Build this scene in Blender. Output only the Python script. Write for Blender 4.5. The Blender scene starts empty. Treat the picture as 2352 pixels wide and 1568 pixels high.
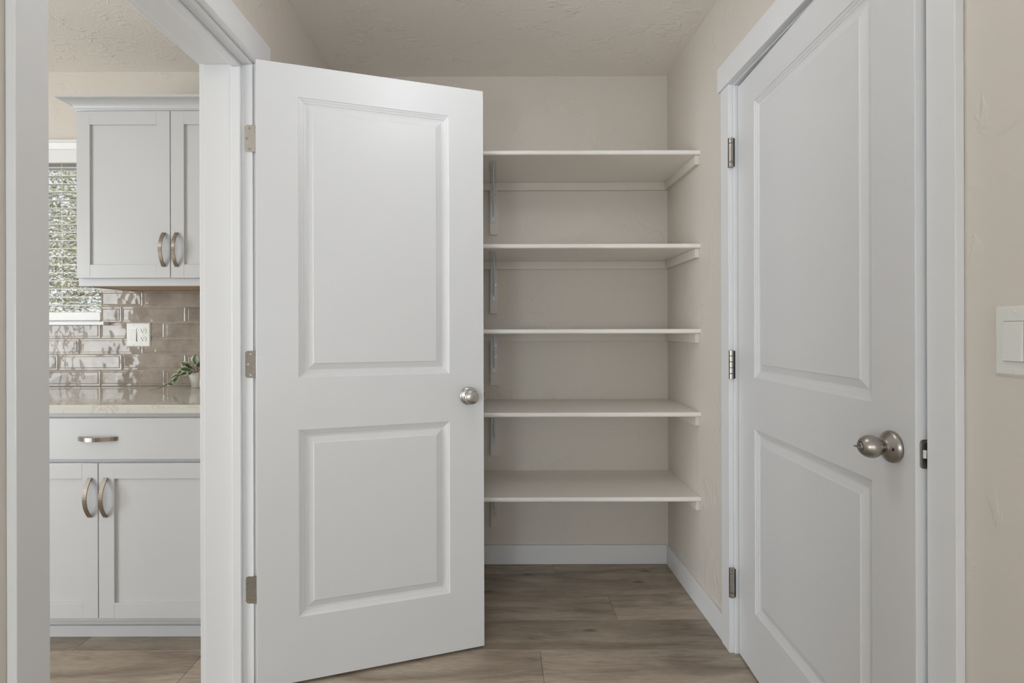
import bpy, bmesh, math, random
from mathutils import Matrix, Vector
R = math.radians
random.seed(7)
scene = bpy.context.scene
C = scene.collection

# ------------------------------------------------------------------ camera
F_PX, CX, CY = 1185.0, 1144.0, 758.0          # focal length and principal point in a 2352 x 1568 frame
cam_d = bpy.data.cameras.new('camera')
cam_d.sensor_width = 36.0
cam_d.lens = F_PX / 2352 * 36.0
cam_d.shift_x = (1176 - CX) / 2352
cam_d.shift_y = (CY - 784) / 2352
cam_d.clip_start = 0.02
cam = bpy.data.objects.new('camera', cam_d)
C.objects.link(cam)
cam.matrix_world = Matrix.Translation((0, 0, 1.168)) @ Matrix.Rotation(R(90), 4, 'X') @ Matrix.Rotation(-0.0027, 4, 'Z')
scene.camera = cam

# ------------------------------------------------------------------ exposure, world, daylight
vs = scene.view_settings
vs.view_transform = 'Standard'
vs.look = 'None'
vs.gamma = 1.0
vs.use_curve_mapping = False
vs.exposure = 0.0
scene.cycles.diffuse_bounces = 5
scene.cycles.max_bounces = 8
scene.cycles.caustics_reflective = False
scene.cycles.caustics_refractive = False

world = bpy.data.worlds.new('world')
scene.world = world
world.use_nodes = True
bg = world.node_tree.nodes['Background']
bg.inputs['Color'].default_value = (0.86, 0.93, 1.0, 1)
bg.inputs['Strength'].default_value = 1.3

def area(name, loc, rot, sx, sy, power, col):
    d = bpy.data.lights.new(name, 'AREA')
    d.shape = 'RECTANGLE'
    d.size, d.size_y, d.energy, d.color = sx, sy, power, col
    o = bpy.data.objects.new(name, d)
    C.objects.link(o)
    o.location = loc
    o.rotation_euler = rot
    return o
# daylight standing in a living-room window added behind the camera for light and in the kitchen patio door
area('living_window_fill', (-0.2, -4.50, 1.35), (R(90), 0, 0), 3.4, 1.7, 44, (0.86, 0.94, 1.0))
for yy_ in (-0.81, 0.11):                      # one for each pane
    area('patio_daylight', (-4.50, yy_, 1.05), (R(90), 0, R(-90)), 0.78, 1.85, 54, (0.90, 0.96, 1.0))

sun_d = bpy.data.lights.new('sun', 'SUN')
sun_d.energy, sun_d.angle, sun_d.color = 4.0, R(1.0), (1.0, 0.95, 0.86)
sun = bpy.data.objects.new('sun', sun_d)
C.objects.link(sun)
sun.rotation_euler = Vector((0.25, 0.62, -0.74)).to_track_quat('-Z', 'Y').to_euler()

# ------------------------------------------------------------------ node helpers and materials
def new_mat(name):
    m = bpy.data.materials.new(name)
    m.use_nodes = True
    nt = m.node_tree
    return m, nt, nt.nodes['Principled BSDF']

def nd(nt, typ, **kw):
    n = nt.nodes.new(typ)
    for k, v in kw.items():
        if k in n.inputs:
            n.inputs[k].default_value = v
        else:
            setattr(n, k, v)
    return n

def ramp(nt, fac, stops):
    r = nt.nodes.new('ShaderNodeValToRGB')
    el = r.color_ramp.elements
    el[0].position, el[0].color = stops[0][0], stops[0][1]
    el[1].position, el[1].color = stops[1][0], stops[1][1]
    for p, c in stops[2:]:
        e = el.new(p)
        e.color = c
    nt.links.new(fac, r.inputs['Fac'])
    return r.outputs['Color']

def g(v):
    return (v, v, v, 1)

def paint(name, col, rough=0.4, bump=0.02, scale=220.0):
    m, nt, b = new_mat(name)
    tc = nd(nt, 'ShaderNodeTexCoord')
    n = nd(nt, 'ShaderNodeTexNoise', Scale=scale, Detail=3.0)
    nt.links.new(tc.outputs['Object'], n.inputs['Vector'])
    bp = nd(nt, 'ShaderNodeBump', Strength=bump, Distance=0.002)
    nt.links.new(n.outputs['Fac'], bp.inputs['Height'])
    nt.links.new(bp.outputs['Normal'], b.inputs['Normal'])
    b.inputs['Base Color'].default_value = (*col, 1)
    b.inputs['Roughness'].default_value = rough
    return m

def trowel(name, col, strength, scale, dist=0.004, ridge=0.035, peel=0.2):
    """skip-trowel drywall texture: sparse wandering ridges over a faint orange peel"""
    m, nt, b = new_mat(name)
    tc = nd(nt, 'ShaderNodeTexCoord')
    mp = nd(nt, 'ShaderNodeMapping')
    nt.links.new(tc.outputs['Object'], mp.inputs['Vector'])
    mp.inputs['Rotation'].default_value = (0.3, 0.5, 0.7)
    mp.inputs['Scale'].default_value = (1.0, 1.35, 1.0)
    n1 = nd(nt, 'ShaderNodeTexNoise', Scale=scale, Detail=3.0, Roughness=0.55, Distortion=0.8)
    nt.links.new(mp.outputs['Vector'], n1.inputs['Vector'])
    plate = ramp(nt, n1.outputs['Fac'], [(0.52, g(0)), (0.52 + ridge, g(1))])
    n2 = nd(nt, 'ShaderNodeTexNoise', Scale=scale * 0.42, Detail=2.0)
    nt.links.new(tc.outputs['Object'], n2.inputs['Vector'])
    mask = ramp(nt, n2.outputs['Fac'], [(0.47, g(0)), (0.6, g(1))])
    mul = nd(nt, 'ShaderNodeMath', operation='MULTIPLY')
    nt.links.new(plate, mul.inputs[0])
    nt.links.new(mask, mul.inputs[1])
    n3 = nd(nt, 'ShaderNodeTexNoise', Scale=90.0, Detail=2.0)
    nt.links.new(tc.outputs['Object'], n3.inputs['Vector'])
    mad = nd(nt, 'ShaderNodeMath', operation='MULTIPLY_ADD')
    mad.inputs[1].default_value = peel
    nt.links.new(n3.outputs['Fac'], mad.inputs[0])
    nt.links.new(mul.outputs[0], mad.inputs[2])
    bp = nd(nt, 'ShaderNodeBump', Strength=strength, Distance=dist)
    nt.links.new(mad.outputs[0], bp.inputs['Height'])
    nt.links.new(bp.outputs['Normal'], b.inputs['Normal'])
    b.inputs['Base Color'].default_value = (*col, 1)
    b.inputs['Roughness'].default_value = 0.62
    return m

def metal(name, col, rough, aniso=0.0):
    m, nt, b = new_mat(name)
    b.inputs['Base Color'].default_value = (*col, 1)
    b.inputs['Metallic'].default_value = 1.0
    tc = nd(nt, 'ShaderNodeTexCoord')
    n = nd(nt, 'ShaderNodeTexNoise', Scale=300.0, Detail=2.0)
    nt.links.new(tc.outputs['Object'], n.inputs['Vector'])
    mr = nd(nt, 'ShaderNodeMapRange')
    mr.inputs['To Min'].default_value = rough - 0.02
    mr.inputs['To Max'].default_value = rough + 0.02
    nt.links.new(n.outputs['Fac'], mr.inputs['Value'])
    nt.links.new(mr.outputs['Result'], b.inputs['Roughness'])
    b.inputs['Anisotropic'].default_value = aniso
    return m

def wood_floor(name):
    m, nt, b = new_mat(name)
    tc = nd(nt, 'ShaderNodeTexCoord')
    oi = nd(nt, 'ShaderNodeObjectInfo')
    oc = nd(nt, 'ShaderNodeSeparateColor')      # each plank's own tone, kept in its object colour
    nt.links.new(oi.outputs['Color'], oc.inputs[0])
    off = nd(nt, 'ShaderNodeVectorMath', operation='SCALE')
    off.inputs[0].default_value = (37.0, 19.0, 11.0)
    nt.links.new(oc.outputs[1], off.inputs['Scale'])
    add = nd(nt, 'ShaderNodeVectorMath', operation='ADD')
    nt.links.new(tc.outputs['Object'], add.inputs[0])
    nt.links.new(off.outputs['Vector'], add.inputs[1])
    def stretched(sx, sy, scale, detail, rough, dist=0.0):
        mp = nd(nt, 'ShaderNodeMapping')
        mp.inputs['Scale'].default_value = (sx, sy, 1)
        nt.links.new(add.outputs['Vector'], mp.inputs['Vector'])
        n = nd(nt, 'ShaderNodeTexNoise', Scale=scale, Detail=detail, Roughness=rough, Distortion=dist)
        nt.links.new(mp.outputs['Vector'], n.inputs['Vector'])
        return n.outputs['Fac']
    cloud = stretched(1.2, 5.5, 1.6, 4.0, 0.55, 0.7)
    grain = stretched(7.0, 75.0, 2.4, 5.0, 0.75, 0.3)
    streak = stretched(2.2, 15.0, 1.4, 4.0, 0.6, 1.4)
    base = ramp(nt, cloud, [(0.28, (0.255, 0.197, 0.147, 1)), (0.72, (0.55, 0.458, 0.36, 1)), (0.5, (0.405, 0.33, 0.255, 1))])
    mx = nd(nt, 'ShaderNodeMix', data_type='RGBA', blend_type='MULTIPLY')
    mx.inputs['Factor'].default_value = 0.75
    nt.links.new(base, mx.inputs['A'])
    nt.links.new(ramp(nt, grain, [(0.34, g(0.70)), (0.66, g(1.14))]), mx.inputs['B'])
    mx2 = nd(nt, 'ShaderNodeMix', data_type='RGBA', blend_type='MULTIPLY')
    mx2.inputs['Factor'].default_value = 0.8
    nt.links.new(mx.outputs['Result'], mx2.inputs['A'])
    nt.links.new(ramp(nt, streak, [(0.3, g(0.66)), (0.45, g(1.0))]), mx2.inputs['B'])
    # knots
    mpk = nd(nt, 'ShaderNodeMapping')
    mpk.inputs['Scale'].default_value = (1.0, 2.6, 1)
    nt.links.new(add.outputs['Vector'], mpk.inputs['Vector'])
    vo = nd(nt, 'ShaderNodeTexVoronoi', voronoi_dimensions='2D', Scale=1.5)
    nt.links.new(mpk.outputs['Vector'], vo.inputs['Vector'])
    knot = ramp(nt, vo.outputs['Distance'], [(0.012, g(0.30)), (0.06, g(1.0))])
    mx3 = nd(nt, 'ShaderNodeMix', data_type='RGBA', blend_type='MULTIPLY')
    mx3.inputs['Factor'].default_value = 0.85
    nt.links.new(mx2.outputs['Result'], mx3.inputs['A'])
    nt.links.new(knot, mx3.inputs['B'])
    tone = nd(nt, 'ShaderNodeMapRange')
    tone.inputs['To Min'].default_value = 0.78
    tone.inputs['To Max'].default_value = 1.10
    nt.links.new(oc.outputs[0], tone.inputs['Value'])
    hs = nd(nt, 'ShaderNodeHueSaturation')
    hs.inputs['Saturation'].default_value = 0.92
    nt.links.new(tone.outputs['Result'], hs.inputs['Value'])
    nt.links.new(mx3.outputs['Result'], hs.inputs['Color'])
    nt.links.new(hs.outputs['Color'], b.inputs['Base Color'])
    b.inputs['Roughness'].default_value = 0.5
    bp = nd(nt, 'ShaderNodeBump', Strength=0.12, Distance=0.001)
    nt.links.new(grain, bp.inputs['Height'])
    nt.links.new(bp.outputs['Normal'], b.inputs['Normal'])
    return m

def tile_mat(name):
    m, nt, b = new_mat(name)
    tc = nd(nt, 'ShaderNodeTexCoord')
    oi = nd(nt, 'ShaderNodeObjectInfo')
    off = nd(nt, 'ShaderNodeVectorMath', operation='SCALE')
    off.inputs[0].default_value = (13.0, 29.0, 7.0)
    nt.links.new(oi.outputs['Random'], off.inputs['Scale'])
    add = nd(nt, 'ShaderNodeVectorMath', operation='ADD')
    nt.links.new(tc.outputs['Object'], add.inputs[0])
    nt.links.new(off.outputs['Vector'], add.inputs[1])
    n = nd(nt, 'ShaderNodeTexNoise', Scale=9.0, Detail=5.0, Roughness=0.65)
    nt.links.new(add.outputs['Vector'], n.inputs['Vector'])
    col = ramp(nt, n.outputs['Fac'], [(0.3, (0.25, 0.212, 0.178, 1)), (0.7, (0.44, 0.385, 0.335, 1))])
    nt.links.new(col, b.inputs['Base Color'])
    b.inputs['Roughness'].default_value = 0.06
    b.inputs['Specular IOR Level'].default_value = 0.32
    n2 = nd(nt, 'ShaderNodeTexNoise', Scale=15.0, Detail=1.5, Roughness=0.5)
    nt.links.new(add.outputs['Vector'], n2.inputs['Vector'])
    bp = nd(nt, 'ShaderNodeBump', Strength=0.6, Distance=0.0045)
    nt.links.new(n2.outputs['Fac'], bp.inputs['Height'])
    nt.links.new(bp.outputs['Normal'], b.inputs['Normal'])
    return m

def quartz(name):
    m, nt, b = new_mat(name)
    tc = nd(nt, 'ShaderNodeTexCoord')
    n = nd(nt, 'ShaderNodeTexNoise', Scale=3.2, Detail=8.0, Roughness=0.6, Distortion=1.6)
    nt.links.new(tc.outputs['Object'], n.inputs['Vector'])
    col = ramp(nt, n.outputs['Fac'], [(0.49, (0.66, 0.64, 0.58, 1)), (0.5, (0.55, 0.51, 0.44, 1)), (0.51, (0.66, 0.64, 0.58, 1))])
    nt.links.new(col, b.inputs['Base Color'])
    b.inputs['Roughness'].default_value = 0.06
    return m

def leaf_mat(name):
    m, nt, b = new_mat(name)
    tc = nd(nt, 'ShaderNodeTexCoord')
    sx = nd(nt, 'ShaderNodeSeparateXYZ')
    nt.links.new(tc.outputs['UV'], sx.inputs[0])
    n = nd(nt, 'ShaderNodeTexNoise', Scale=12.0, Detail=2.0)
    nt.links.new(tc.outputs['UV'], n.inputs['Vector'])
    ad = nd(nt, 'ShaderNodeMath', operation='MULTIPLY_ADD')
    ad.inputs[1].default_value = 0.35
    nt.links.new(n.outputs['Fac'], ad.inputs[0])
    nt.links.new(sx.outputs['X'], ad.inputs[2])
    col = ramp(nt, ad.outputs[0], [(0.45, (0.07, 0.11, 0.05, 1)), (0.85, (0.62, 0.63, 0.50, 1)), (0.66, (0.20, 0.26, 0.13, 1))])
    nt.links.new(col, b.inputs['Base Color'])
    b.inputs['Roughness'].default_value = 0.4
    return m

def hedge_mat(name):
    m, nt, b = new_mat(name)
    gm = nd(nt, 'ShaderNodeNewGeometry')
    col = ramp(nt, gm.outputs['Random Per Island'], [(0.0, (0.16, 0.15, 0.10, 1)), (1.0, (0.66, 0.63, 0.50, 1)), (0.5, (0.40, 0.385, 0.26, 1))])
    nt.links.new(col, b.inputs['Base Color'])
    b.inputs['Roughness'].default_value = 0.7
    return m

def glass_mat(name):
    m, nt, b = new_mat(name)
    b.inputs['Base Color'].default_value = (0.97, 1.0, 0.99, 1)
    b.inputs['Transmission Weight'].default_value = 1.0
    b.inputs['Roughness'].default_value = 0.0
    b.inputs['IOR'].default_value = 1.02
    b.inputs['Alpha'].default_value = 0.25
    return m

M = {}
M['white'] = paint('white_trim_paint', (0.78, 0.785, 0.795), 0.38, 0.03, 160)
M['door'] = paint('white_door_paint', (0.74, 0.745, 0.755), 0.42, 0.08, 260)
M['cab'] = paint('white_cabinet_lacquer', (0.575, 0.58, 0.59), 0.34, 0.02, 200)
M['shelf'] = paint('offwhite_shelf_paint', (0.85, 0.81, 0.755), 0.4, 0.05, 120)
M['edge'] = paint('cream_shelf_edge', (0.86, 0.83, 0.785), 0.32, 0.03, 120)
M['cleat'] = paint('beige_cleat_paint', (0.72, 0.67, 0.605), 0.45, 0.05, 120)
M['wall'] = trowel('beige_wall', (0.69, 0.64, 0.575), 0.5, 8.0, 0.003, 0.05, 0.2)
M['ceil'] = trowel('beige_ceiling', (0.855, 0.815, 0.76), 0.6, 17.0, 0.0028, 0.07, 0.5)
M['floor'] = wood_floor('grey_oak_plank')
M['nickel'] = metal('satin_nickel', (0.54, 0.525, 0.50), 0.27)
M['nickel2'] = metal('dark_satin_nickel', (0.40, 0.375, 0.345), 0.33)
M['pull'] = metal('brushed_bronze_nickel', (0.32, 0.275, 0.23), 0.25)
M['bracket'] = paint('grey_painted_steel', (0.64, 0.635, 0.64), 0.3, 0.0)
M['black'] = paint('dark_recess', (0.012, 0.011, 0.01), 0.6, 0.0)
M['tile'] = tile_mat('glazed_taupe_tile')
M['grout'] = paint('grout', (0.56, 0.51, 0.45), 0.8, 0.1, 400)
M['quartz'] = quartz('pale_quartz')
M['plastic'] = paint('ivory_white_plastic', (0.76, 0.76, 0.72), 0.3, 0.0)
M['plywood'] = paint('maple_plywood', (0.50, 0.335, 0.20), 0.5, 0.05, 60)
M['blind'] = paint('white_blind', (0.83, 0.83, 0.81), 0.4, 0.03, 80)
M['leaf'] = leaf_mat('variegated_leaf')
M['stem'] = paint('brown_stem', (0.12, 0.09, 0.05), 0.6, 0.0)
M['pot'] = paint('white_ceramic', (0.74, 0.74, 0.71), 0.25, 0.0)
M['orange'] = paint('orange_skin', (0.80, 0.13, 0.03), 0.45, 0.1, 90)
M['beige'] = paint('beige_ceramic', (0.62, 0.48, 0.37), 0.5, 0.05, 90)
M['hedge'] = hedge_mat('hedge_leaves')
M['soil'] = paint('soil', (0.16, 0.13, 0.09), 0.9, 0.2, 30)
M['glass'] = glass_mat('window_glass')

# ------------------------------------------------------------------ mesh helpers
def box(bm, x0, x1, y0, y1, z0, z1):
    v = [bm.verts.new((x, y, z)) for z in (z0, z1) for y in (y0, y1) for x in (x0, x1)]
    for f in ((0, 2, 3, 1), (4, 5, 7, 6), (0, 1, 5, 4), (2, 6, 7, 3), (0, 4, 6, 2), (1, 3, 7, 5)):
        bm.faces.new([v[i] for i in f])

def boxes(*bs):
    bm = bmesh.new()
    for b_ in bs:
        box(bm, *b_)
    return bm

def lathe(bm, prof, n=40, mtx=None, cap0=True, cap1=True):
    """prof: (radius, height) pairs around local Z"""
    mtx = mtx or Matrix.Identity(4)
    rings = []
    for r, h in prof:
        if r < 1e-6:
            rings.append([bm.verts.new(mtx @ Vector((0, 0, h)))])
        else:
            rings.append([bm.verts.new(mtx @ Vector((r * math.cos(2 * math.pi * i / n), r * math.sin(2 * math.pi * i / n), h))) for i in range(n)])
    for a_, b_ in zip(rings, rings[1:]):
        for i in range(n):
            j = (i + 1) % n
            if len(a_) == 1 and len(b_) == 1:
                continue
            if len(a_) == 1:
                bm.faces.new((a_[0], b_[j], b_[i]))
            elif len(b_) == 1:
                bm.faces.new((a_[i], a_[j], b_[0]))
            else:
                bm.faces.new((a_[i], a_[j], b_[j], b_[i]))
    if cap0 and len(rings[0]) > 1:
        bm.faces.new(list(reversed(rings[0])))
    if cap1 and len(rings[-1]) > 1:
        bm.faces.new(rings[-1])

def prism(bm, pts, a0, a1, axis='y'):
    """closed polygon pts extruded along an axis; pts are the other two coordinates in xyz order"""
    def mk(p, a):
        if axis == 'x':
            return (a, p[0], p[1])
        if axis == 'y':
            return (p[0], a, p[1])
        return (p[0], p[1], a)
    A = [bm.verts.new(mk(p, a0)) for p in pts]
    B = [bm.verts.new(mk(p, a1)) for p in pts]
    n = len(pts)
    bm.faces.new(A)
    bm.faces.new(list(reversed(B)))
    for i in range(n):
        j = (i + 1) % n
        bm.faces.new((A[j], A[i], B[i], B[j]))

def tube(bm, pts, rad, n=6):
    prev = None
    for k, p in enumerate(pts):
        p = Vector(p)
        d = (Vector(pts[min(k + 1, len(pts) - 1)]) - Vector(pts[max(k - 1, 0)])).normalized()
        s = d.cross(Vector((0, 0, 1)))
        s = s.normalized() if s.length > 1e-4 else Vector((1, 0, 0))
        t = s.cross(d)
        r = rad[k] if isinstance(rad, (list, tuple)) else rad
        ring = [bm.verts.new(p + r * (math.cos(2 * math.pi * i / n) * s + math.sin(2 * math.pi * i / n) * t)) for i in range(n)]
        if prev:
            for i in range(n):
                bm.faces.new((prev[i], prev[(i + 1) % n], ring[(i + 1) % n], ring[i]))
        else:
            bm.faces.new(list(reversed(ring)))
        prev = ring
    bm.faces.new(prev)

def obj(name, bm, mat, parent=None, bevel=0.0, smooth=False, seg=2):
    bmesh.ops.recalc_face_normals(bm, faces=bm.faces)
    me = bpy.data.meshes.new(name)
    bm.to_mesh(me)
    bm.free()
    me.materials.append(M[mat])
    if smooth:
        for p in me.polygons:
            p.use_smooth = True
    o = bpy.data.objects.new(name, me)
    C.objects.link(o)
    if parent:
        o.parent = parent
    if bevel:
        b_ = o.modifiers.new('bevel', 'BEVEL')
        b_.width, b_.segments, b_.limit_method, b_.angle_limit = bevel, seg, 'ANGLE', R(40)
        b_.harden_normals = False
    if smooth == 'auto':
        for p in me.polygons:
            p.use_smooth = False
    return o

def tag(o, label, cat, group=None, kind=None):
    o['label'] = label
    o['category'] = cat
    if group:
        o['group'] = group
    if kind:
        o['kind'] = kind
    return o

def thing(name, label, cat, loc=(0, 0, 0), rotz=0.0, group=None, kind=None):
    o = bpy.data.objects.new(name, None)
    o.empty_display_size = 0.05
    C.objects.link(o)
    o.location = loc
    o.rotation_euler = (0, 0, rotz)
    return tag(o, label, cat, group, kind)

def struct(name, bm, mat, label, cat, bevel=0.0):
    return tag(obj(name, bm, mat, None, bevel), label, cat, None, 'structure')

# ------------------------------------------------------------------ key dimensions (metres)
XL, XR, YB, CEIL = -0.808, 0.850, 2.585, 2.438      # pantry hall: left wall, right wall, back wall, ceiling
XK = -0.970                                           # kitchen face of the left wall
YK = 2.530                                            # kitchen back wall face
XW, XE, YS = -4.60, 2.60, -4.60                       # outer shell
YP = -1.00                                            # partitions end here, behind the camera
DL0, DL1 = 0.915, 1.702                               # left doorway between jamb faces
DR0, DR1 = 1.008, 1.858                               # right doorway
JH = 2.048                                            # head jamb soffit
JT = 0.018                                            # jamb thickness
TH = 0.12

# ------------------------------------------------------------------ room shell
struct('wall_back', boxes((XL, XR, YB, YB + 0.14, 0, CEIL)), 'wall', 'beige textured back wall behind the pantry shelves', 'wall')
o = struct('wall_left', boxes((XK, XL, YP, DL0 - JT, 0, CEIL), (XK, XL, DL1 + JT, YB + 0.14, 0, CEIL),
                              (XK, XL, DL0 - JT, DL1 + JT, JH + JT, CEIL)), 'wall', 'beige left wall pierced by the kitchen doorway', 'wall')
struct('wall_right', boxes((XR, XR + TH, YP, DR0 - JT, 0, CEIL), (XR, XR + TH, DR1 + JT, YB + 0.14, 0, CEIL),
                           (XR, XR + TH, DR0 - JT, DR1 + JT, JH + JT, CEIL)), 'wall', 'beige textured right wall holding the ajar white door', 'wall')
# kitchen back wall with the window opening
WX0, WX1, WZ0, WZ1 = -2.85, -1.945, 1.215, 2.04
struct('wall_kitchen', boxes((XW, WX0, YK, YK + 0.195, 0, CEIL), (WX1, XK, YK, YK + 0.195, 0, CEIL),
                             (WX0, WX1, YK, YK + 0.195, 0, WZ0), (WX0, WX1, YK, YK + 0.195, WZ1, CEIL)), 'wall',
       'pale beige kitchen wall above the white upper cabinet', 'wall')
# outer shell behind the camera and beyond the rooms
struct('wall_far_left', boxes((XW - 0.15, XW, YS, -1.35, 0, CEIL), (XW - 0.15, XW, 0.65, YK + 0.195, 0, CEIL), (XW - 0.15, XW, -1.35, 0.65, 2.06, CEIL)),
       'wall', 'beige far kitchen wall around the patio door', 'wall')
struct('wall_front', boxes((XW - 0.15, -1.95, YS - 0.15, YS, 0, CEIL), (1.55, XE + 0.15, YS - 0.15, YS, 0, CEIL),
                           (-1.95, 1.55, YS - 0.15, YS, 0, 0.48), (-1.95, 1.55, YS - 0.15, YS, 2.22, CEIL)), 'wall',
       'beige living room wall around the added wide window', 'wall')
struct('wall_far_right', boxes((XE, XE + 0.15, YS, YB + 0.14, 0, CEIL), (XR + TH, XE, YB, YB + 0.14, 0, CEIL), (XR + TH, XE, YP - 0.12, YP, 0, CEIL)),
       'wall', 'beige wall of the room behind the ajar door', 'wall')
struct('ceiling', boxes((XW - 0.15, XE + 0.15, YS - 0.15, YB + 0.14, CEIL, CEIL + 0.12)), 'ceil', 'beige knockdown textured ceiling', 'ceiling')

# floor: a slab with individual planks laid over the part in view
PY0 = 0.901
floor = struct('floor', boxes((XW - 0.15, XE + 0.15, PY0 + 0.0005, YB + 0.14, -0.10, -0.010), (XW - 0.15, XE + 0.15, YS - 0.15, PY0, -0.10, 0.0)), 'floor',
               'grey brown wood plank floor running side to side', 'floor')
PW, PL = 0.197, 1.22
def plank_mesh(x0, x1, w):
    bm = bmesh.new()
    c = 0.0011
    # top inset gives the micro bevel of each plank
    lo = [bm.verts.new(p) for p in ((x0, 0, -0.009), (x1, 0, -0.009), (x1, w, -0.009), (x0, w, -0.009))]
    md = [bm.verts.new(p) for p in ((x0, 0, -c), (x1, 0, -c), (x1, w, -c), (x0, w, -c))]
    hi = [bm.verts.new(p) for p in ((x0 + c, c, 0), (x1 - c, c, 0), (x1 - c, w - c, 0), (x0 + c, w - c, 0))]
    for a_, b_ in ((lo, md), (md, hi)):
        for i in range(4):
            bm.faces.new((a_[i], a_[(i + 1) % 4], b_[(i + 1) % 4], b_[i]))
    bm.faces.new(hi)
    me = bpy.data.meshes.new('plank')
    bm.to_mesh(me)
    bm.free()
    me.materials.append(M['floor'])
    return me
full_plank = plank_mesh(0.0004, PL - 0.0004, PW - 0.0006)
prng = random.Random(21)
row_joint = {0: 0.15, 1: -0.34, 2: 0.48, 3: -0.30, 4: 0.27, -1: 0.66, -2: -0.2, -3: 0.35, -4: 0.0, -5: -0.5}
k = -5
while True:
    y = 1.886 + k * PW - 0.197
    if y > YB + 0.1:
        break
    x = row_joint.get(k, 0.1) - 4 * PL
    while x < 1.9:
        if x + PL > -3.4:
            p = bpy.data.objects.new('plank', full_plank)
            C.objects.link(p)
            p.parent = floor
            p.location = (x, y, 0)
            tone = {0: 0.92, 1: 0.22, 2: 0.55, 3: 0.20, 4: 0.60}.get(k, 0.5) + prng.uniform(-0.08, 0.08)
            p.color = (tone, prng.random(), 0, 1)
        x += PL
    k += 1

# baseboards
BH, BT = 0.095, 0.014
struct('baseboard_back', boxes((XL + 0.001, XR - 0.001, YB - BT, YB - 0.0005, 0.0005, BH)), 'white', 'white baseboard along the pantry back wall', 'baseboard', 0.002)
struct('baseboard_right', boxes((XR - BT, XR - 0.0005, DR1 + 0.072, YB - BT - 0.0005, 0.0005, BH)), 'white', 'white baseboard along the right wall under the shelf ends', 'baseboard', 0.002)
struct('baseboard_left', boxes((XL + 0.0005, XL + BT, DL1 + 0.074, YB - BT - 0.0005, 0.0005, BH)), 'white', 'white baseboard along the left wall behind the open door', 'baseboard', 0.002)
struct('baseboard_right_near', boxes((XR - BT, XR - 0.0005, YP, DR0 - 0.073, 0.0005, BH)), 'white', 'white baseboard under the light switch', 'baseboard', 0.002)
struct('baseboard_left_near', boxes((XL + 0.0005, XL + BT, YP, DL0 - 0.075, 0.0005, BH)), 'white', 'white baseboard left of the kitchen doorway', 'baseboard', 0.002)

# ------------------------------------------------------------------ door trims
CW, CT, HT = 0.064, 0.017, 0.024
def door_trim(name, label, xface, sgn, xback, y0, y1, stop_x0, stop_x1, back_casing):
    """jamb, stops and casing of a doorway in a wall facing +x (sgn=1) or -x (sgn=-1)"""
    t = thing(name, label, 'door frame', (0, 0, 0), 0, None, 'structure')
    xa, xb = sorted((xface, xback))
    e = 0.0006
    obj('side_jamb', boxes((xa, xb, y0 - JT + e, y0, 0.0005, JH)), 'white', t, 0.0012)
    obj('side_jamb', boxes((xa, xb, y1, y1 + JT - e, 0.0005, JH)), 'white', t, 0.0012)
    obj('head_jamb', boxes((xa, xb, y0 - JT + e, y1 + JT - e, JH + 0.0002, JH + JT - e)), 'white', t, 0.0012)
    s0, s1 = sorted((stop_x0, stop_x1))
    obj('door_stop', boxes((s0, s1, y0 + 0.0002, y0 + 0.011, 0.0005, JH - 0.0115)), 'white', t, 0.0025)
    obj('door_stop', boxes((s0, s1, y1 - 0.011, y1 - 0.0002, 0.0005, JH - 0.0115)), 'white', t, 0.0025)
    obj('door_stop', boxes((s0, s1, y0 + 0.0002, y1 - 0.0002, JH - 0.011, JH - 0.0002)), 'white', t, 0.0025)
    def casing(xf, s):
        a_, b_ = sorted((xf + s * 0.0004, xf + s * CT))
        rv = 0.005
        obj('side_casing', boxes((a_, b_, y0 - rv - CW, y0 - rv, 0.0005, JH + rv)), 'white', t, 0.0015)
        obj('side_casing', boxes((a_, b_, y1 + rv, y1 + rv + CW, 0.0005, JH + rv)), 'white', t, 0.0015)
        a_, b_ = sorted((xf + s * 0.0004, xf + s * HT))
        obj('head_casing', boxes((a_, b_, y0 - rv - CW - 0.013, y1 + rv + CW + 0.013, JH + rv + 0.0003, JH + rv + 0.091)), 'white', t, 0.0015)
    casing(xface, sgn)
    if back_casing:
        casing(xback, -sgn)
    return t
door_trim('trim_1', 'white casing and jamb of the kitchen doorway on the left', XL, 1, XK, DL0, DL1, -0.844, -0.874, True)
door_trim('trim_2', 'white casing and jamb around the ajar door on the right', XR, -1, XR + TH, DR0, DR1, XR + 0.053, XR + 0.085, False)

# ------------------------------------------------------------------ two-panel moulded doors
DH, DT = 2.032, 0.035
PZ = [(0.2125, 0.829), (1.0008, 1.926)]
# (distance in from the panel edge, height above the door face): stepped ovolo, groove, raised bevel, field
PROFILE = [(0.0, 0.0), (0.0015, -0.0022), (0.0075, -0.0042), (0.0085, -0.0056), (0.0150, -0.0074), (0.0165, -0.0092), (0.0235, -0.0105),
           (0.0260, -0.0105), (0.0440, -0.0052), (0.0465, -0.0030), (0.0475, -0.0028)]

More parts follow.
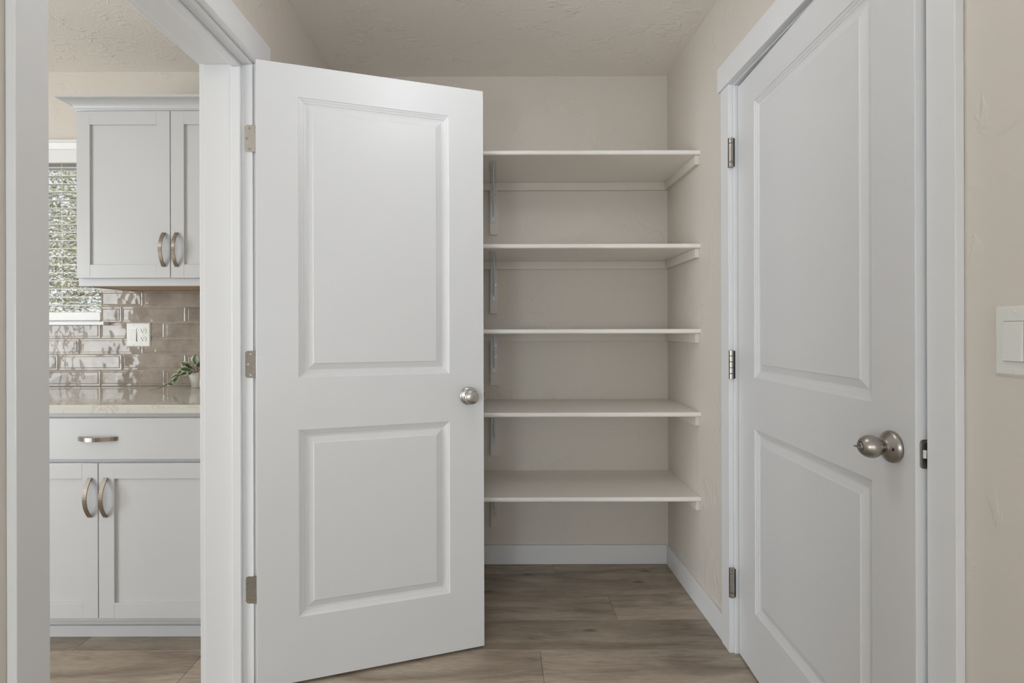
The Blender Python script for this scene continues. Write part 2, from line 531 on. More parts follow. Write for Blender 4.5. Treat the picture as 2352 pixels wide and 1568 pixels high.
def door_slab(name, W, S, label, loc, rotz):
    bm = bmesh.new()
    xs = [0, S, W - S, W]
    zs = [0, PZ[0][0], PZ[0][1], PZ[1][0], PZ[1][1], DH]
    for yy in (0, DT):
        grid = [[bm.verts.new((x, yy, z)) for x in xs] for z in zs]
        for i in range(5):
            for j in range(3):
                if j == 1 and i in (1, 3):
                    continue
                bm.faces.new((grid[i][j], grid[i][j + 1], grid[i + 1][j + 1], grid[i + 1][j]))
        if yy == 0:
            gf = grid
        else:
            gb = grid
    def strip(a_, b_):
        for i in range(len(a_) - 1):
            bm.faces.new((a_[i], a_[i + 1], b_[i + 1], b_[i]))
    strip([r[0] for r in gf], [r[0] for r in gb])
    strip([r[3] for r in gf], [r[3] for r in gb])
    strip(gf[0], gb[0])
    strip(gf[-1], gb[-1])
    d = obj(name, bm, 'door', None, 0.0015)
    tag(d, label, 'door', None, 'structure')
    d.location = loc
    d.rotation_euler = (0, 0, rotz)
    for z0, z1 in PZ:
        bm = bmesh.new()
        for face, sg in ((0.0, -1), (DT, 1)):
            prev = None
            for dd, hh in PROFILE:
                yy = face + sg * hh
                r = [bm.verts.new(p) for p in ((S + dd, yy, z0 + dd), (W - S - dd, yy, z0 + dd), (W - S - dd, yy, z1 - dd), (S + dd, yy, z1 - dd))]
                if prev:
                    for i in range(4):
                        bm.faces.new((prev[i], prev[(i + 1) % 4], r[(i + 1) % 4], r[i]))
                prev = r
            bm.faces.new(prev)
        obj('panel', bm, 'door', d)
    return d

AX_OUT = Matrix.Rotation(R(90), 4, 'X')      # local +Z of a lathe becomes -Y (out of the door face)
def at_face(x, z):
    return Matrix.Translation((x, 0, z)) @ AX_OUT

# --- left door, swung open into the hall
ang1 = math.atan2(0.2296, 0.7266)
W1 = 0.762
door1 = door_slab('door_1', W1, 0.128, 'white two-panel door with round knob, swung open in front of the shelves', (-0.7793, 1.6617, 0.012), ang1)
def q(*a):
    return list(a)
kz = 0.918
bm = bmesh.new()
lathe(bm, [(0.0328, 0.0005), (0.0328, 0.003), (0.0315, 0.006), (0.026, 0.0095), (0.017, 0.0115), (0.0, 0.0115)], 48, at_face(W1 - 0.058, kz))
kn = obj('door_knob', bm, 'nickel', door1, 0, True)
kn['label'] = 'satin nickel round knob and rose'
bm = bmesh.new()
lathe(bm, [(0.0115, 0.0112), (0.0112, 0.024), (0.0135, 0.029), (0.0205, 0.0335), (0.0247, 0.040), (0.0253, 0.046), (0.0242, 0.0505), (0.0215, 0.0535), (0.012, 0.0565), (0.0, 0.0575)], 48, at_face(W1 - 0.058, kz))
obj('knob_grip', bm, 'nickel', kn, 0, True)
# latch in the free edge
lt = obj('latch_plate', boxes((W1 - 0.0004, W1 + 0.0012, 0.005, 0.030, kz - 0.0285, kz + 0.0285)), 'nickel2', door1, 0.0005)
bm = bmesh.new()
prism(bm, [(W1 + 0.0013, 0.010), (W1 + 0.0105, 0.020), (W1 + 0.0105, 0.024), (W1 + 0.0013, 0.024)], kz - 0.0075, kz + 0.0075, 'z')
obj('latch_bolt', bm, 'nickel2', lt)
# hinges: the leaf let into the jamb, its screws, and the knuckle behind the door
def rounded_leaf(bm, x0, x1, z0, z1, y0, y1, rad=0.009):
    pts = [(x1, z0), (x1, z1)]
    for i in range(7):
        a_ = R(90 + 15 * i)
        pts.append((x0 + rad + rad * math.cos(a_), z1 - rad + rad * math.sin(a_)))
    for i in range(7):
        a_ = R(180 + 15 * i)
        pts.append((x0 + rad + rad * math.cos(a_), z0 + rad + rad * math.sin(a_)))
    prism(bm, pts, y0, y1, 'y')
inv1 = Matrix.Translation(door1.location) @ Matrix.Rotation(ang1, 4, 'Z')
inv1 = inv1.inverted()
for zc in (1.802, 1.0576, 0.314):
    bm = bmesh.new()
    rounded_leaf(bm, -0.8335, -0.7985, zc - 0.0445, zc + 0.0445, DL1 - 0.0012, DL1 - 0.0002)
    bmesh.ops.transform(bm, matrix=inv1, verts=bm.verts)
    hg = obj('hinge', bm, 'nickel', door1)
    bm = bmesh.new()
    lathe(bm, [(0.0062, -0.046), (0.0062, 0.046)], 16, Matrix.Translation((-0.794, 1.7045, zc)))
    bmesh.ops.transform(bm, matrix=inv1, verts=bm.verts)
    obj('knuckle', bm, 'nickel', hg, 0, False)
    for sx, sz in ((-0.8175, 0.0345), (-0.8265, 0.0), (-0.8175, -0.0345)):
        bm = bmesh.new()
        lathe(bm, [(0.0040, 0.0), (0.0040, 0.0006), (0.0017, 0.0001), (0.0, 0.0001)], 16, Matrix.Translation((sx, DL1 - 0.0012, zc + sz)) @ AX_OUT)
        bmesh.ops.transform(bm, matrix=inv1, verts=bm.verts)
        sc_ = obj('screw', bm, 'nickel2', hg)

# --- right door, standing slightly ajar
W2 = 0.842
ang2 = math.atan2(-0.9986, -0.0536)
H2 = Vector((0.8635, 1.8525, 0.006))
door2 = door_slab('door_2', W2, 0.128, 'white two-panel door standing slightly ajar in the right wall, egg-shaped knob', H2, ang2)
kz2, kx2 = 0.917, W2 - 0.064
bm = bmesh.new()
lathe(bm, [(0.0330, 0.0005), (0.0335, 0.004), (0.0320, 0.0075), (0.0285, 0.0105), (0.019, 0.0165), (0.0155, 0.0185), (0.0145, 0.0205), (0.0, 0.0205)], 56, at_face(kx2, kz2))
kn2 = obj('door_knob', bm, 'nickel2', door2, 0, True)
kn2['label'] = 'satin nickel egg-shaped knob on a round rose'
bm = bmesh.new()
lathe(bm, [(0.0118, 0.0200), (0.0118, 0.0268), (0.0150, 0.0285), (0.0195, 0.0320), (0.0226, 0.0372), (0.0238, 0.0430), (0.0232, 0.0495), (0.0210, 0.0555), (0.0175, 0.0605), (0.0125, 0.0645), (0.0098, 0.0655), (0.0095, 0.0630), (0.0, 0.0630)], 56, at_face(kx2, kz2))
obj('knob_grip', bm, 'nickel2', kn2, 0, True)
bm = bmesh.new()
lathe(bm, [(0.0086, 0.0632), (0.0086, 0.0660), (0.0075, 0.0672), (0.0, 0.0675)], 32, at_face(kx2, kz2))
box(bm, kx2 - 0.0075, kx2 + 0.0075, -0.0745, -0.0668, kz2 - 0.0012, kz2 + 0.0012)
obj('turn_button', bm, 'nickel2', kn2, 0.0004)
bm = bmesh.new()
lathe(bm, [(0.0034, 0.0), (0.0034, 0.0009), (0.0, 0.0009)], 16, Matrix.Translation((kx2 + 0.0215, -0.01395, kz2 - 0.001)) @ Matrix.Rotation(R(26), 4, 'Z') @ AX_OUT)
obj('pin_hole', bm, 'black', kn2)
# latch plate in the visible edge
bm = bmesh.new()
pts = []
for cx_, cz_, a0 in ((0.026, 0.022, 0), (0.014, 0.022, 90), (0.014, -0.022, 180), (0.026, -0.022, 270)):
    for i in range(5):
        a_ = R(a0 + 22.5 * i)
        pts.append((cx_ + 0.0065 * math.cos(a_), kz2 + cz_ + 0.0065 * math.sin(a_)))
prism(bm, pts, W2 - 0.0002, W2 + 0.0011, 'x')
lp = obj('latch_plate', bm, 'nickel2', door2)
bm = bmesh.new()
prism(bm, [(W2 + 0.0008, 0.0125), (W2 + 0.0008, 0.0275), (W2 + 0.0065, 0.0265), (W2 + 0.0065, 0.0225)], kz2 - 0.0085, kz2 + 0.0085, 'z')
obj('latch_bolt', bm, 'nickel', lp, 0.0006)
for dz in (-0.0215, 0.0215):
    bm = bmesh.new()
    lathe(bm, [(0.0036, 0.0), (0.0034, 0.0006), (0.0, 0.0003)], 14, Matrix.Translation((W2 + 0.0011, 0.020, kz2 + dz)) @ Matrix.Rotation(R(90), 4, 'Y'))
    obj('screw', bm, 'nickel2', lp)
# barrel hinges: spring hinges at top and bottom, plain five-knuckle hinge in the middle
inv2 = (Matrix.Translation(H2) @ Matrix.Rotation(ang2, 4, 'Z')).inverted()
HX, HY = 0.8405, 1.8600
def ring_seg(bm, z0, z1, r, c=0.0008):
    lathe(bm, [(r - c, z0), (r, z0 + c), (r, z1 - c), (r - c, z1)], 56, Matrix.Translation((HX, HY, 0)))
for zc, spring in ((1.8045, True), (1.0415, False), (0.2565, True)):
    hh = 0.0535 if spring else 0.0525
    bm = bmesh.new()
    r_ = 0.0098 if spring else 0.0085
    cuts = [-hh, -hh + 0.0175, hh - 0.0205, hh] if spring else [-hh + 2 * hh * i / 5 for i in range(6)]
    for a_, b_ in zip(cuts, cuts[1:]):
        ring_seg(bm, zc + a_ + 0.0006, zc + b_ - 0.0006, r_)
    bmesh.ops.transform(bm, matrix=inv2, verts=bm.verts)
    hg = obj('hinge', bm, 'nickel2', door2, 0, False)
    bm = bmesh.new()
    lathe(bm, [(r_ * 0.82, zc - hh + 0.001), (r_ * 0.82, zc + hh - 0.001)], 20, Matrix.Translation((HX, HY, 0)))
    box(bm, HX + 0.003, HX + 0.0120, HY - 0.0052, HY - 0.0040, zc - hh + 0.003, zc + hh - 0.003)
    bmesh.ops.transform(bm, matrix=inv2, verts=bm.verts)
    obj('pin', bm, 'black', hg)
    if spring:
        for dz in (hh - 0.0085, -hh + 0.0225):
            bm = bmesh.new()
            lathe(bm, [(0.0016, 0.0), (0.0016, 0.0006), (0.0, 0.0006)], 10, Matrix.Translation((HX, HY, zc + dz)) @ Matrix.Rotation(R(-24), 4, 'Z') @ AX_OUT @ Matrix.Translation((0, 0, r_ - 0.0001)))
            bmesh.ops.transform(bm, matrix=inv2, verts=bm.verts)
            obj('pin_hole', bm, 'black', hg)

# ------------------------------------------------------------------ pantry shelves
SY0 = 2.1615                         # front edge
tops = [1.922, 1.5297, 1.1716, 0.8215, 0.4658]
names = ['topmost off-white pantry shelf, nearest the ceiling', 'second off-white pantry shelf from the top', 'middle off-white pantry shelf, level with the door knobs above waist height',
         'fourth off-white pantry shelf from the top, level with the round door knob', 'lowest off-white pantry shelf, just above the baseboard']
names[2] = 'middle off-white pantry shelf, third from the top'
ST = 0.0195
BX = -0.0205
for zt, lab in zip(tops, names):
    zu = zt - ST
    t = thing('pantry_shelf', lab, 'shelf', (0, YB, zu), 0, 'shelves across the pantry back wall')
    yf = SY0 - YB
    # board with an eased front edge
    bm = bmesh.new()
    r_ = 0.0065
    pts = [(yf + 0.0072, 0), (yf + 0.0072, ST)]
    for i in range(5):
        a_ = R(90 + 22.5 * i)
        pts.append((yf + r_ + r_ * math.cos(a_), ST - r_ + r_ * math.sin(a_)))
    for i in range(5):
        a_ = R(180 + 22.5 * i)
        pts.append((yf + r_ + r_ * math.cos(a_), r_ + r_ * math.sin(a_)))
    prism(bm, pts, XL + 0.0006, XR - 0.0006, 'x')
    obj('front_edge', bm, 'edge', t)
    obj('board', boxes((XL + 0.0006, XR - 0.0006, yf + 0.0073, -0.0006, 0, ST)), 'shelf', t)
    ch, ct = 0.039, 0.019
    obj('back_cleat', boxes((XL + 0.0006, XR - 0.0006, -ct, -0.0006, -ch, -0.0003)), 'cleat', t, 0.0012)
    obj('side_cleat', boxes((XR - ct, XR - 0.0006, yf + 0.012, -ct - 0.0004, -ch, -0.0003)), 'cleat', t, 0.0012)
    obj('side_cleat', boxes((XL + 0.0006, XL + ct, yf + 0.012, -ct - 0.0004, -ch, -0.0003)), 'cleat', t, 0.0012)
    obj('bracket_backer', boxes((BX - 0.0195, BX + 0.0195, -ct, -0.0006, -0.259, -ch - 0.0004)), 'cleat', t, 0.0012)
    # stamped steel bracket
    bm = bmesh.new()
    w = 0.0145
    yb = -ct - 0.0003
    def leg(ptsA):
        prism(bm, ptsA[0], ptsA[1], ptsA[2], ptsA[3])
    rounded = [(BX - w, -0.0006), (BX + w, -0.0006)] + [(BX + w * math.cos(R(-18 * i)), -0.197 - 0.007 * math.sin(R(18 * i))) for i in range(11)]
    prism(bm, rounded, yb - 0.0028, yb, 'y')
    rounded2 = [(BX - w, yb - 0.0028), (BX + w, yb - 0.0028)] + [(BX + w * math.cos(R(-18 * i)), yb - 0.312 - 0.006 * math.sin(R(18 * i))) for i in range(11)]
    prism(bm, rounded2, -0.0034, -0.0006, 'z')
    br = obj('bracket', bm, 'bracket', t, 0.0006)
    br['label'] = 'grey steel shelf bracket'
    bm = bmesh.new()
    n = 10
    path = []
    for i in range(n + 1):
        s = i / n
        y_ = yb - 0.0040 - (0.262) * (1 - s) - 0.0
        z_ = -0.0055 - 0.150 * s
        bow = math.sin(math.pi * s) * 0.012
        path.append((BX, y_ + bow * 0.45, z_ + bow))
    path = [(BX, yb - 0.278, -0.0040)] + path + [(BX, yb - 0.0036, -0.170)]
    tube(bm, path, 0.0036, 8)
    obj('brace', bm, 'bracket', br, 0, True)
    for sz in (-0.186, -0.118, -0.062):
        bm = bmesh.new()
        off = 0.0 if sz < -0.15 else 0.0085
        lathe(bm, [(0.0036, 0), (0.0034, 0.0012), (0.0, 0.0013)], 12, Matrix.Translation((BX + off, yb - 0.0028, sz)) @ AX_OUT)
        obj('screw', bm, 'nickel2', br)
    for sy in (-0.300, -0.205, -0.115):
        bm = bmesh.new()
        lathe(bm, [(0.0034, 0), (0.0032, 0.0010), (0.0, 0.0011)], 12, Matrix.Translation((BX + (0.0 if sy < -0.29 else 0.0085), yb + sy, -0.0034)) @ Matrix.Rotation(R(180), 4, 'X'))
        obj('screw', bm, 'nickel2', br)

# ------------------------------------------------------------------ wall plates
def rocker_plate(name, label, loc, rotz, gangs):
    """plate in local xz, facing -y; origin at the plate centre on the wall"""
    t = thing(name, label, 'wall plate', loc, rotz)
    W = 0.070 if gangs == 1 else 0.118
    Hh = 0.117
    bm = bmesh.new()
    ins = 0.0045
    a_ = [(-W / 2, -0.0003, -Hh / 2), (W / 2, -0.0003, -Hh / 2), (W / 2, -0.0003, Hh / 2), (-W / 2, -0.0003, Hh / 2)]
    b_ = [(-W / 2, -0.0018, -Hh / 2), (W / 2, -0.0018, -Hh / 2), (W / 2, -0.0018, Hh / 2), (-W / 2, -0.0018, Hh / 2)]
    c_ = [(-W / 2 + ins, -0.0060, -Hh / 2 + ins), (W / 2 - ins, -0.0060, -Hh / 2 + ins), (W / 2 - ins, -0.0060, Hh / 2 - ins), (-W / 2 + ins, -0.0060, Hh / 2 - ins)]
    rs = [[bm.verts.new(p) for p in r] for r in (a_, b_, c_)]
    for r0, r1 in zip(rs, rs[1:]):
        for i in range(4):
            bm.faces.new((r0[i], r0[(i + 1) % 4], r1[(i + 1) % 4], r1[i]))
    bm.faces.new(rs[-1])
    bm.faces.new(list(reversed(rs[0])))
    obj('plate', bm, 'plastic', t, 0.0012)
    def rocker(cx_):
        obj('rocker_frame', boxes((cx_ - 0.0168, cx_ + 0.0168, -0.0064, -0.0058, -0.0335, 0.0335)), 'nickel2', t)
        bm_ = bmesh.new()
        prism(bm_, [(-0.0060, -0.0325), (-0.0060, 0.0325), (-0.0072, 0.0325), (-0.0090, 0.006), (-0.0110, -0.0325)], cx_ - 0.0160, cx_ + 0.0160, 'x')
        obj('rocker', bm_, 'plastic', t, 0.0006)
    def receptacle(cx_):
        for zz in (0.0195, -0.0195):
            bm_ = bmesh.new()
            pts_ = []
            for i in range(28):
                a2 = 2 * math.pi * i / 28
                pts_.append((cx_ + 0.0172 * math.cos(a2), zz + max(-0.0135, min(0.0135, 0.0172 * math.sin(a2)))))
            prism(bm_, pts_, -0.0082, -0.0058, 'y')
            f = obj('outlet_face', bm_, 'plastic', t, 0.0006)
            bm_ = boxes((cx_ - 0.0075, cx_ - 0.0053, -0.0085, -0.0080, zz - 0.001, zz + 0.0075), (cx_ + 0.0053, cx_ + 0.0075, -0.0085, -0.0080, zz, zz + 0.0070))
            lathe(bm_, [(0.0026, 0), (0.0026, 0.0004), (0, 0.0004)], 14, Matrix.Translation((cx_, -0.0081, zz - 0.0065)) @ AX_OUT)
            obj('slot', bm_, 'black', f)
    def screw(cx_, zz):
        bm_ = bmesh.new()
        lathe(bm_, [(0.0032, 0), (0.0030, 0.0012), (0, 0.0016)], 14, Matrix.Translation((cx_, -0.0059, zz)) @ AX_OUT)
        obj('screw', bm_, 'plastic', t)
    if gangs == 1:
        rocker(0)
        screw(0, 0.0485)
        screw(0, -0.0485)
    else:
        rocker(-0.0232)
        receptacle(0.0232)
        for zz in (0.0485, -0.0485):
            screw(-0.0232, zz)
        screw(0.0232, 0.0)
    return t
rocker_plate('light_switch', 'white rocker light switch on the right wall beside the door casing', (XR, 0.8440, 1.1475), R(-90), 1)

# ------------------------------------------------------------------ kitchen: base cabinets
def pull(parent, length, rise, horizontal=False, loc=(0, 0, 0)):
    """bowed flat strap handle standing out along -y"""
    bm = bmesh.new()
    n = 16
    w, th = 0.0074, 0.0036
    prev = None
    for i in range(n + 1):
        s = -1 + 2 * i / n
        d = rise * (1 - s * s)
        d = max(d, 0.0)
        nx = Vector((0, -1.0, -2 * rise * s / (length / 2) * -1)).normalized()
        zc_ = s * length / 2
        nrm = Vector((0, -1, 2 * rise * s * -1 / (length / 2) * -1))
        nrm = Vector((0, -1, 2 * rise * s / (length / 2))).normalized()
        a0 = Vector((0, -d, zc_))
        a1 = a0 + nrm * th
        if abs(s) == 1:
            a1 = Vector((0, -th, zc_ + (0.0008 * s)))
            a0 = Vector((0, 0.0, zc_))
        cs = [a0 + Vector((-w, 0, 0)), a0 + Vector((w, 0, 0)), a1 + Vector((w, 0, 0)), a1 + Vector((-w, 0, 0))]
        if horizontal:
            cs = [Vector((c_.z, c_.y, c_.x)) for c_ in cs]
        r = [bm.verts.new(c_ + Vector(loc)) for c_ in cs]
        if prev:
            for j in range(4):
                bm.faces.new((prev[j], prev[(j + 1) % 4], r[(j + 1) % 4], r[j]))
        else:
            bm.faces.new(r)
        prev = r
    bm.faces.new(prev)
    h = obj('handle', bm, 'pull', parent, 0.0005)
    h['label'] = 'bowed brushed metal pull'
    return h

def shaker(parent, x0, x1, z0, z1, y, fr=0.057, th=0.019):
    """shaker door with a recessed flat panel, front face at local y"""
    bm = boxes((x0, x0 + fr, y, y + th, z0, z1), (x1 - fr, x1, y, y + th, z0, z1), (x0 + fr, x1 - fr, y, y + th, z0, z0 + fr), (x0 + fr, x1 - fr, y, y + th, z1 - fr, z1))
    bmesh.ops.remove_doubles(bm, verts=bm.verts, dist=1e-5)
    d = obj('door', bm, 'cab', parent)
    b_ = d.modifiers.new('bevel', 'BEVEL')
    b_.width, b_.segments, b_.limit_method, b_.angle_limit = 0.0012, 2, 'ANGLE', R(40)
    obj('door_panel', boxes((x0 + fr - 0.004, x1 - fr + 0.004, y + 0.0085, y + 0.014, z0 + fr - 0.004, z1 - fr + 0.004)), 'cab', d)
    return d

CZ = 0.899
def base_cabinet(x0, x1, xm, label):
    t = thing('base_cabinet', label, 'cabinet', (0, 0, 0), 0, 'base cabinets under the quartz worktop')
    yf = 1.900                      # door faces
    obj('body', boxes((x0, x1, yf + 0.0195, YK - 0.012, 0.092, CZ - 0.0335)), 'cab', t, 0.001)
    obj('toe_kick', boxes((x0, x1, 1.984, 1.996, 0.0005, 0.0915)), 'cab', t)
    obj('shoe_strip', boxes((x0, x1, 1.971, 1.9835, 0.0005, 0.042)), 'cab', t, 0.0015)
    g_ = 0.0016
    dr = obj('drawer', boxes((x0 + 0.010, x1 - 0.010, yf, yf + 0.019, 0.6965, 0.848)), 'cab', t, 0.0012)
    pull(dr, 0.142, 0.026, True, (xm, yf, 0.773))
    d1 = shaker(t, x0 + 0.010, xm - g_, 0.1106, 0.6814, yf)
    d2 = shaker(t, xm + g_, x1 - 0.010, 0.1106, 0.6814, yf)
    pull(d1, 0.144, 0.026, False, (xm - 0.029, yf, 0.556))
    pull(d2, 0.144, 0.026, False, (xm + 0.029, yf, 0.556))
    return t
base_cabinet(-1.955, -0.987, -1.4745, 'white shaker base cabinet with one drawer and two doors, seen through the doorway')
tag(obj('countertop', boxes((-2.62, XK - 0.0005, 1.881, YK - 0.0105, CZ - 0.032, CZ)), 'quartz', None, 0.003), 'glossy pale quartz kitchen worktop with faint veins', 'countertop')
base_cabinet(-2.60, -1.957, -2.28, 'neighbouring white base cabinet hidden left of the doorway casing')

# ------------------------------------------------------------------ kitchen: upper cabinet
UX0, UX1, UYF = -1.808, XK - 0.0015, 2.2055
UZ0, UZ1 = 1.3625, 2.118
up = thing('upper_cabinet', 'white shaker wall cabinet with crown moulding above the tiled splashback', 'cabinet')
yf = UYF + 0.0195
obj('body', boxes((UX0, UX1, yf, yf + 0.018, UZ0, UZ1), (UX0, UX0 + 0.016, yf + 0.018, YK - 0.0005, UZ0, UZ1), (UX1 - 0.016, UX1, yf + 0.018, YK - 0.0005, UZ0, UZ1),
                  (UX0 + 0.016, UX1 - 0.016, yf + 0.018, YK - 0.0005, UZ1 - 0.016, UZ1), (UX0 + 0.016, UX1 - 0.016, YK - 0.012, YK - 0.0005, UZ0 + 0.03, UZ1 - 0.016)), 'cab', up, 0.001)
obj('bottom_panel', boxes((UX0 + 0.0162, UX1 - 0.0162, yf + 0.0182, YK - 0.0122, UZ0 + 0.004, UZ0 + 0.018)), 'plywood', up)['label'] = 'wood coloured underside'
um = -1.400
ud1 = shaker(up, UX0 + 0.007, um - 0.0016, 1.396, 2.1086, UYF)
ud2 = shaker(up, um + 0.0016, -1.000, 1.396, 2.1086, UYF)
pull(ud1, 0.145, 0.026, False, (um - 0.0275, UYF, 1.5155))
pull(ud2, 0.145, 0.026, False, (um + 0.0275, UYF, 1.5155))
bm = bmesh.new()
cprof = [(0.0, UZ1 - 0.002), (0.006, UZ1 - 0.002), (0.008, UZ1 + 0.003)]
for i in range(9):
    a_ = R(90 * i / 8)
    cprof.append((0.010 + 0.042 * (1 - math.cos(a_)), UZ1 + 0.004 + 0.030 * math.sin(a_)))
cprof += [(0.057, UZ1 + 0.036), (0.057, UZ1 + 0.0445), (0.0, UZ1 + 0.0445)]
prev = None
for station in range(3):
    r = []
    for o_, z_ in cprof:
        yy = yf - o_
        xx = UX0 - o_
        r.append(bm.verts.new(((UX1, yy, z_), (xx, yy, z_), (xx, YK - 0.0005, z_))[station]))
    if prev:
        for i in range(len(r)):
            j = (i + 1) % len(r)
            bm.faces.new((prev[i], prev[j], r[j], r[i]))
    else:
        bm.faces.new(r)
    prev = r
bm.faces.new(list(reversed(prev)))
box(bm, UX0 + 0.0005, UX1, yf + 0.0005, YK - 0.0005, UZ1 + 0.030, UZ1 + 0.044)
obj('crown_moulding', bm, 'cab', up)

# ------------------------------------------------------------------ kitchen: tiled splashback
rows = 6
TP, TZ = 0.3129, 0.0777
sb = thing('splashback', 'glossy taupe subway tile splashback above the worktop', 'tiling', (0, YK, CZ), 0, None, 'structure')
obj('grout_bed', boxes((-2.62, XK - 0.001, -0.0062, -0.0004, 0.0004, rows * TZ * 0 + 0.300), (WX1 + 0.004, XK - 0.001, -0.0062, -0.0004, 0.300, rows * TZ - 0.0015)), 'grout', sb)
def tile_mesh(w, h):
    """cushion-edged glazed tile, origin at its lower left back corner"""
    gp = 0.0011
    bm = bmesh.new()
    rs = []
    for ins, y in ((gp, 0.0), (gp, -0.0064), (gp + 0.0018, -0.0080), (gp + 0.0090, -0.0074), (gp + 0.0115, -0.0088), (gp + 0.0135, -0.0090)):
        rs.append([bm.verts.new(p) for p in ((ins, y, ins), (w - ins, y, ins), (w - ins, y, h - ins), (ins, y, h - ins))])
    for r0, r1 in zip(rs, rs[1:]):
        for i in range(4):
            bm.faces.new((r0[i], r0[(i + 1) % 4], r1[(i + 1) % 4], r1[i]))
    bm.faces.new(rs[-1])
    bmesh.ops.recalc_face_normals(bm, faces=bm.faces)
    me = bpy.data.meshes.new('tile')
    bm.to_mesh(me)
    bm.free()
    me.materials.append(M['tile'])
    return me
tiles = {}
for rr in range(rows):                     # 0 = bottom row
    top_i = rows - 1 - rr
    xoff = -1.7346 - top_i * TP / 3
    z0 = rr * TZ
    z1 = z0 + TZ
    start, end = -2.62, XK - 0.001
    if CZ + z1 > 1.225:
        start = WX1 + 0.004
    x = xoff - 6 * TP
    while x < end:
        a_, b_ = max(x, start), min(x + TP, end)
        zt1 = z1
        if b_ - a_ > 0.012:
            key = (round(b_ - a_, 4), round(zt1 - z0, 4))
            if key not in tiles:
                tiles[key] = tile_mesh(*key)
            p = bpy.data.objects.new('tile', tiles[key])
            C.objects.link(p)
            p.parent = sb
            p.location = (a_, -0.0006, z0 + 0.0006)
        x += TP
rocker_plate('switch_and_outlet', 'ivory rocker switch and duplex outlet plate on the taupe tiles', (-1.7545, YK - 0.0094, 1.150), 0, 2)

# ------------------------------------------------------------------ kitchen window, blind, outdoors
win = thing('window_1', 'kitchen window half hidden behind the doorway casing', 'window', (0, 0, 0), 0, None, 'structure')
YG = YK + 0.11
fw = 0.030
obj('frame', boxes((WX0, WX0 + fw, YG, YG + 0.06, WZ0 + 0.001, WZ1 - 0.001), (WX1 - 0.006, WX1 - 0.0005, YG, YG + 0.06, WZ0 + 0.001, WZ1 - 0.001),
                   (WX0 + fw, WX1 - 0.006, YG, YG + 0.06, WZ0 + 0.001, WZ0 + 0.012), (WX0 + fw, WX1 - 0.006, YG, YG + 0.06, WZ1 - fw, WZ1 - 0.001)), 'white', win)
obj('pane', boxes((WX0 + fw, WX1 - 0.006, YG + 0.028, YG + 0.032, WZ0 + 0.012, WZ1 - fw)), 'glass', win)
obj('sill', boxes((WX0 - 0.03, -1.9005, YK - 0.045, YK - 0.0095, 1.1985, 1.2145), (WX0 + 0.001, WX1 - 0.001, YK - 0.0095, YG, 1.1985 + 0.0166, 1.2165 + 0.002)), 'white', win, 0.001)
bl = thing('window_blind', 'white horizontal slat blind with valance on the kitchen window', 'blind', (0, 0, 0))
bm = bmesh.new()
vp = [(2.5225, 1.987), (2.505, 1.987), (2.505, 2.047), (2.500, 2.052), (2.497, 2.062), (2.492, 2.078), (2.485, 2.084), (2.485, 2.091), (2.5225, 2.091)]
prism(bm, [(y_, z_) for y_, z_ in vp], WX0 - 0.02, -1.900, 'x')
obj('valance', bm, 'blind', bl)
zz = 1.972
ns = 0
while zz > 1.275:
    bm = bmesh.new()
    a_ = R(7)
    cy_, hw, th = 2.552, 0.0245, 0.0014
    dy, dz = hw * math.cos(a_), hw * math.sin(a_)
    prism(bm, [(cy_ - dy, zz - dz), (cy_ + dy, zz + dz), (cy_ + dy, zz + dz + 2 * th), (cy_ - dy, zz - dz + 2 * th)], WX0 + 0.006, WX1 - 0.003, 'x')
    obj('slat', bm, 'blind', bl)
    zz -= 0.0397
obj('bottom_rail', boxes((WX0 + 0.006, WX1 - 0.003, 2.527, 2.577, 1.2195, 1.2625)), 'blind', bl, 0.003)
for xx in (-2.74, -2.40, -2.135):
    obj('cord', boxes((xx - 0.0008, xx + 0.0008, 2.5268, 2.5276, 1.262, 1.987)), 'blind', bl)

# outdoors beyond the window: a sunlit hedge on open ground
tag(obj('garden_ground', boxes((-9, -0.2, 2.80, 9, -0.6, -0.12)), 'soil'), 'dry garden ground outside the kitchen window', 'ground', None, 'structure')
rng = random.Random(3)
bm = bmesh.new()
for i in range(60000):
    x = rng.uniform(-7.0, -2.6)
    z = rng.uniform(0.0, 3.2)
    y = 5.2 + rng.uniform(-0.35, 0.35) + 0.25 * math.sin(x * 3) * math.sin(z * 2.2)
    s = rng.uniform(0.014, 0.042)
    d1 = Vector((rng.uniform(-1, 1), rng.uniform(-0.5, 0.5), rng.uniform(-0.5, 0.5))).normalized() * s
    d2 = Vector((rng.uniform(-0.3, 0.3), rng.uniform(-1, 1), rng.uniform(-1, 1))).normalized() * s * 0.35
    c_ = Vector((x, y, z))
    bm.faces.new([bm.verts.new(c_ - d1), bm.verts.new(c_ + d2), bm.verts.new(c_ + d1), bm.verts.new(c_ - d2)])
hd = thing('hedge', 'olive green hedge seen between the blind slats', 'hedge', (0, 0, 0))
lf = obj('foliage', bm, 'hedge', hd)
lf['kind'] = 'stuff'
for x in (-6.2, -5.0, -3.9, -2.8):
    bm = bmesh.new()
    tube(bm, [(x, 5.3, -0.12), (x + 0.06, 5.3, 1.1), (x - 0.03, 5.28, 2.5)], [0.07, 0.055, 0.03], 8)
    obj('trunk', bm, 'stem', hd, 0, True)

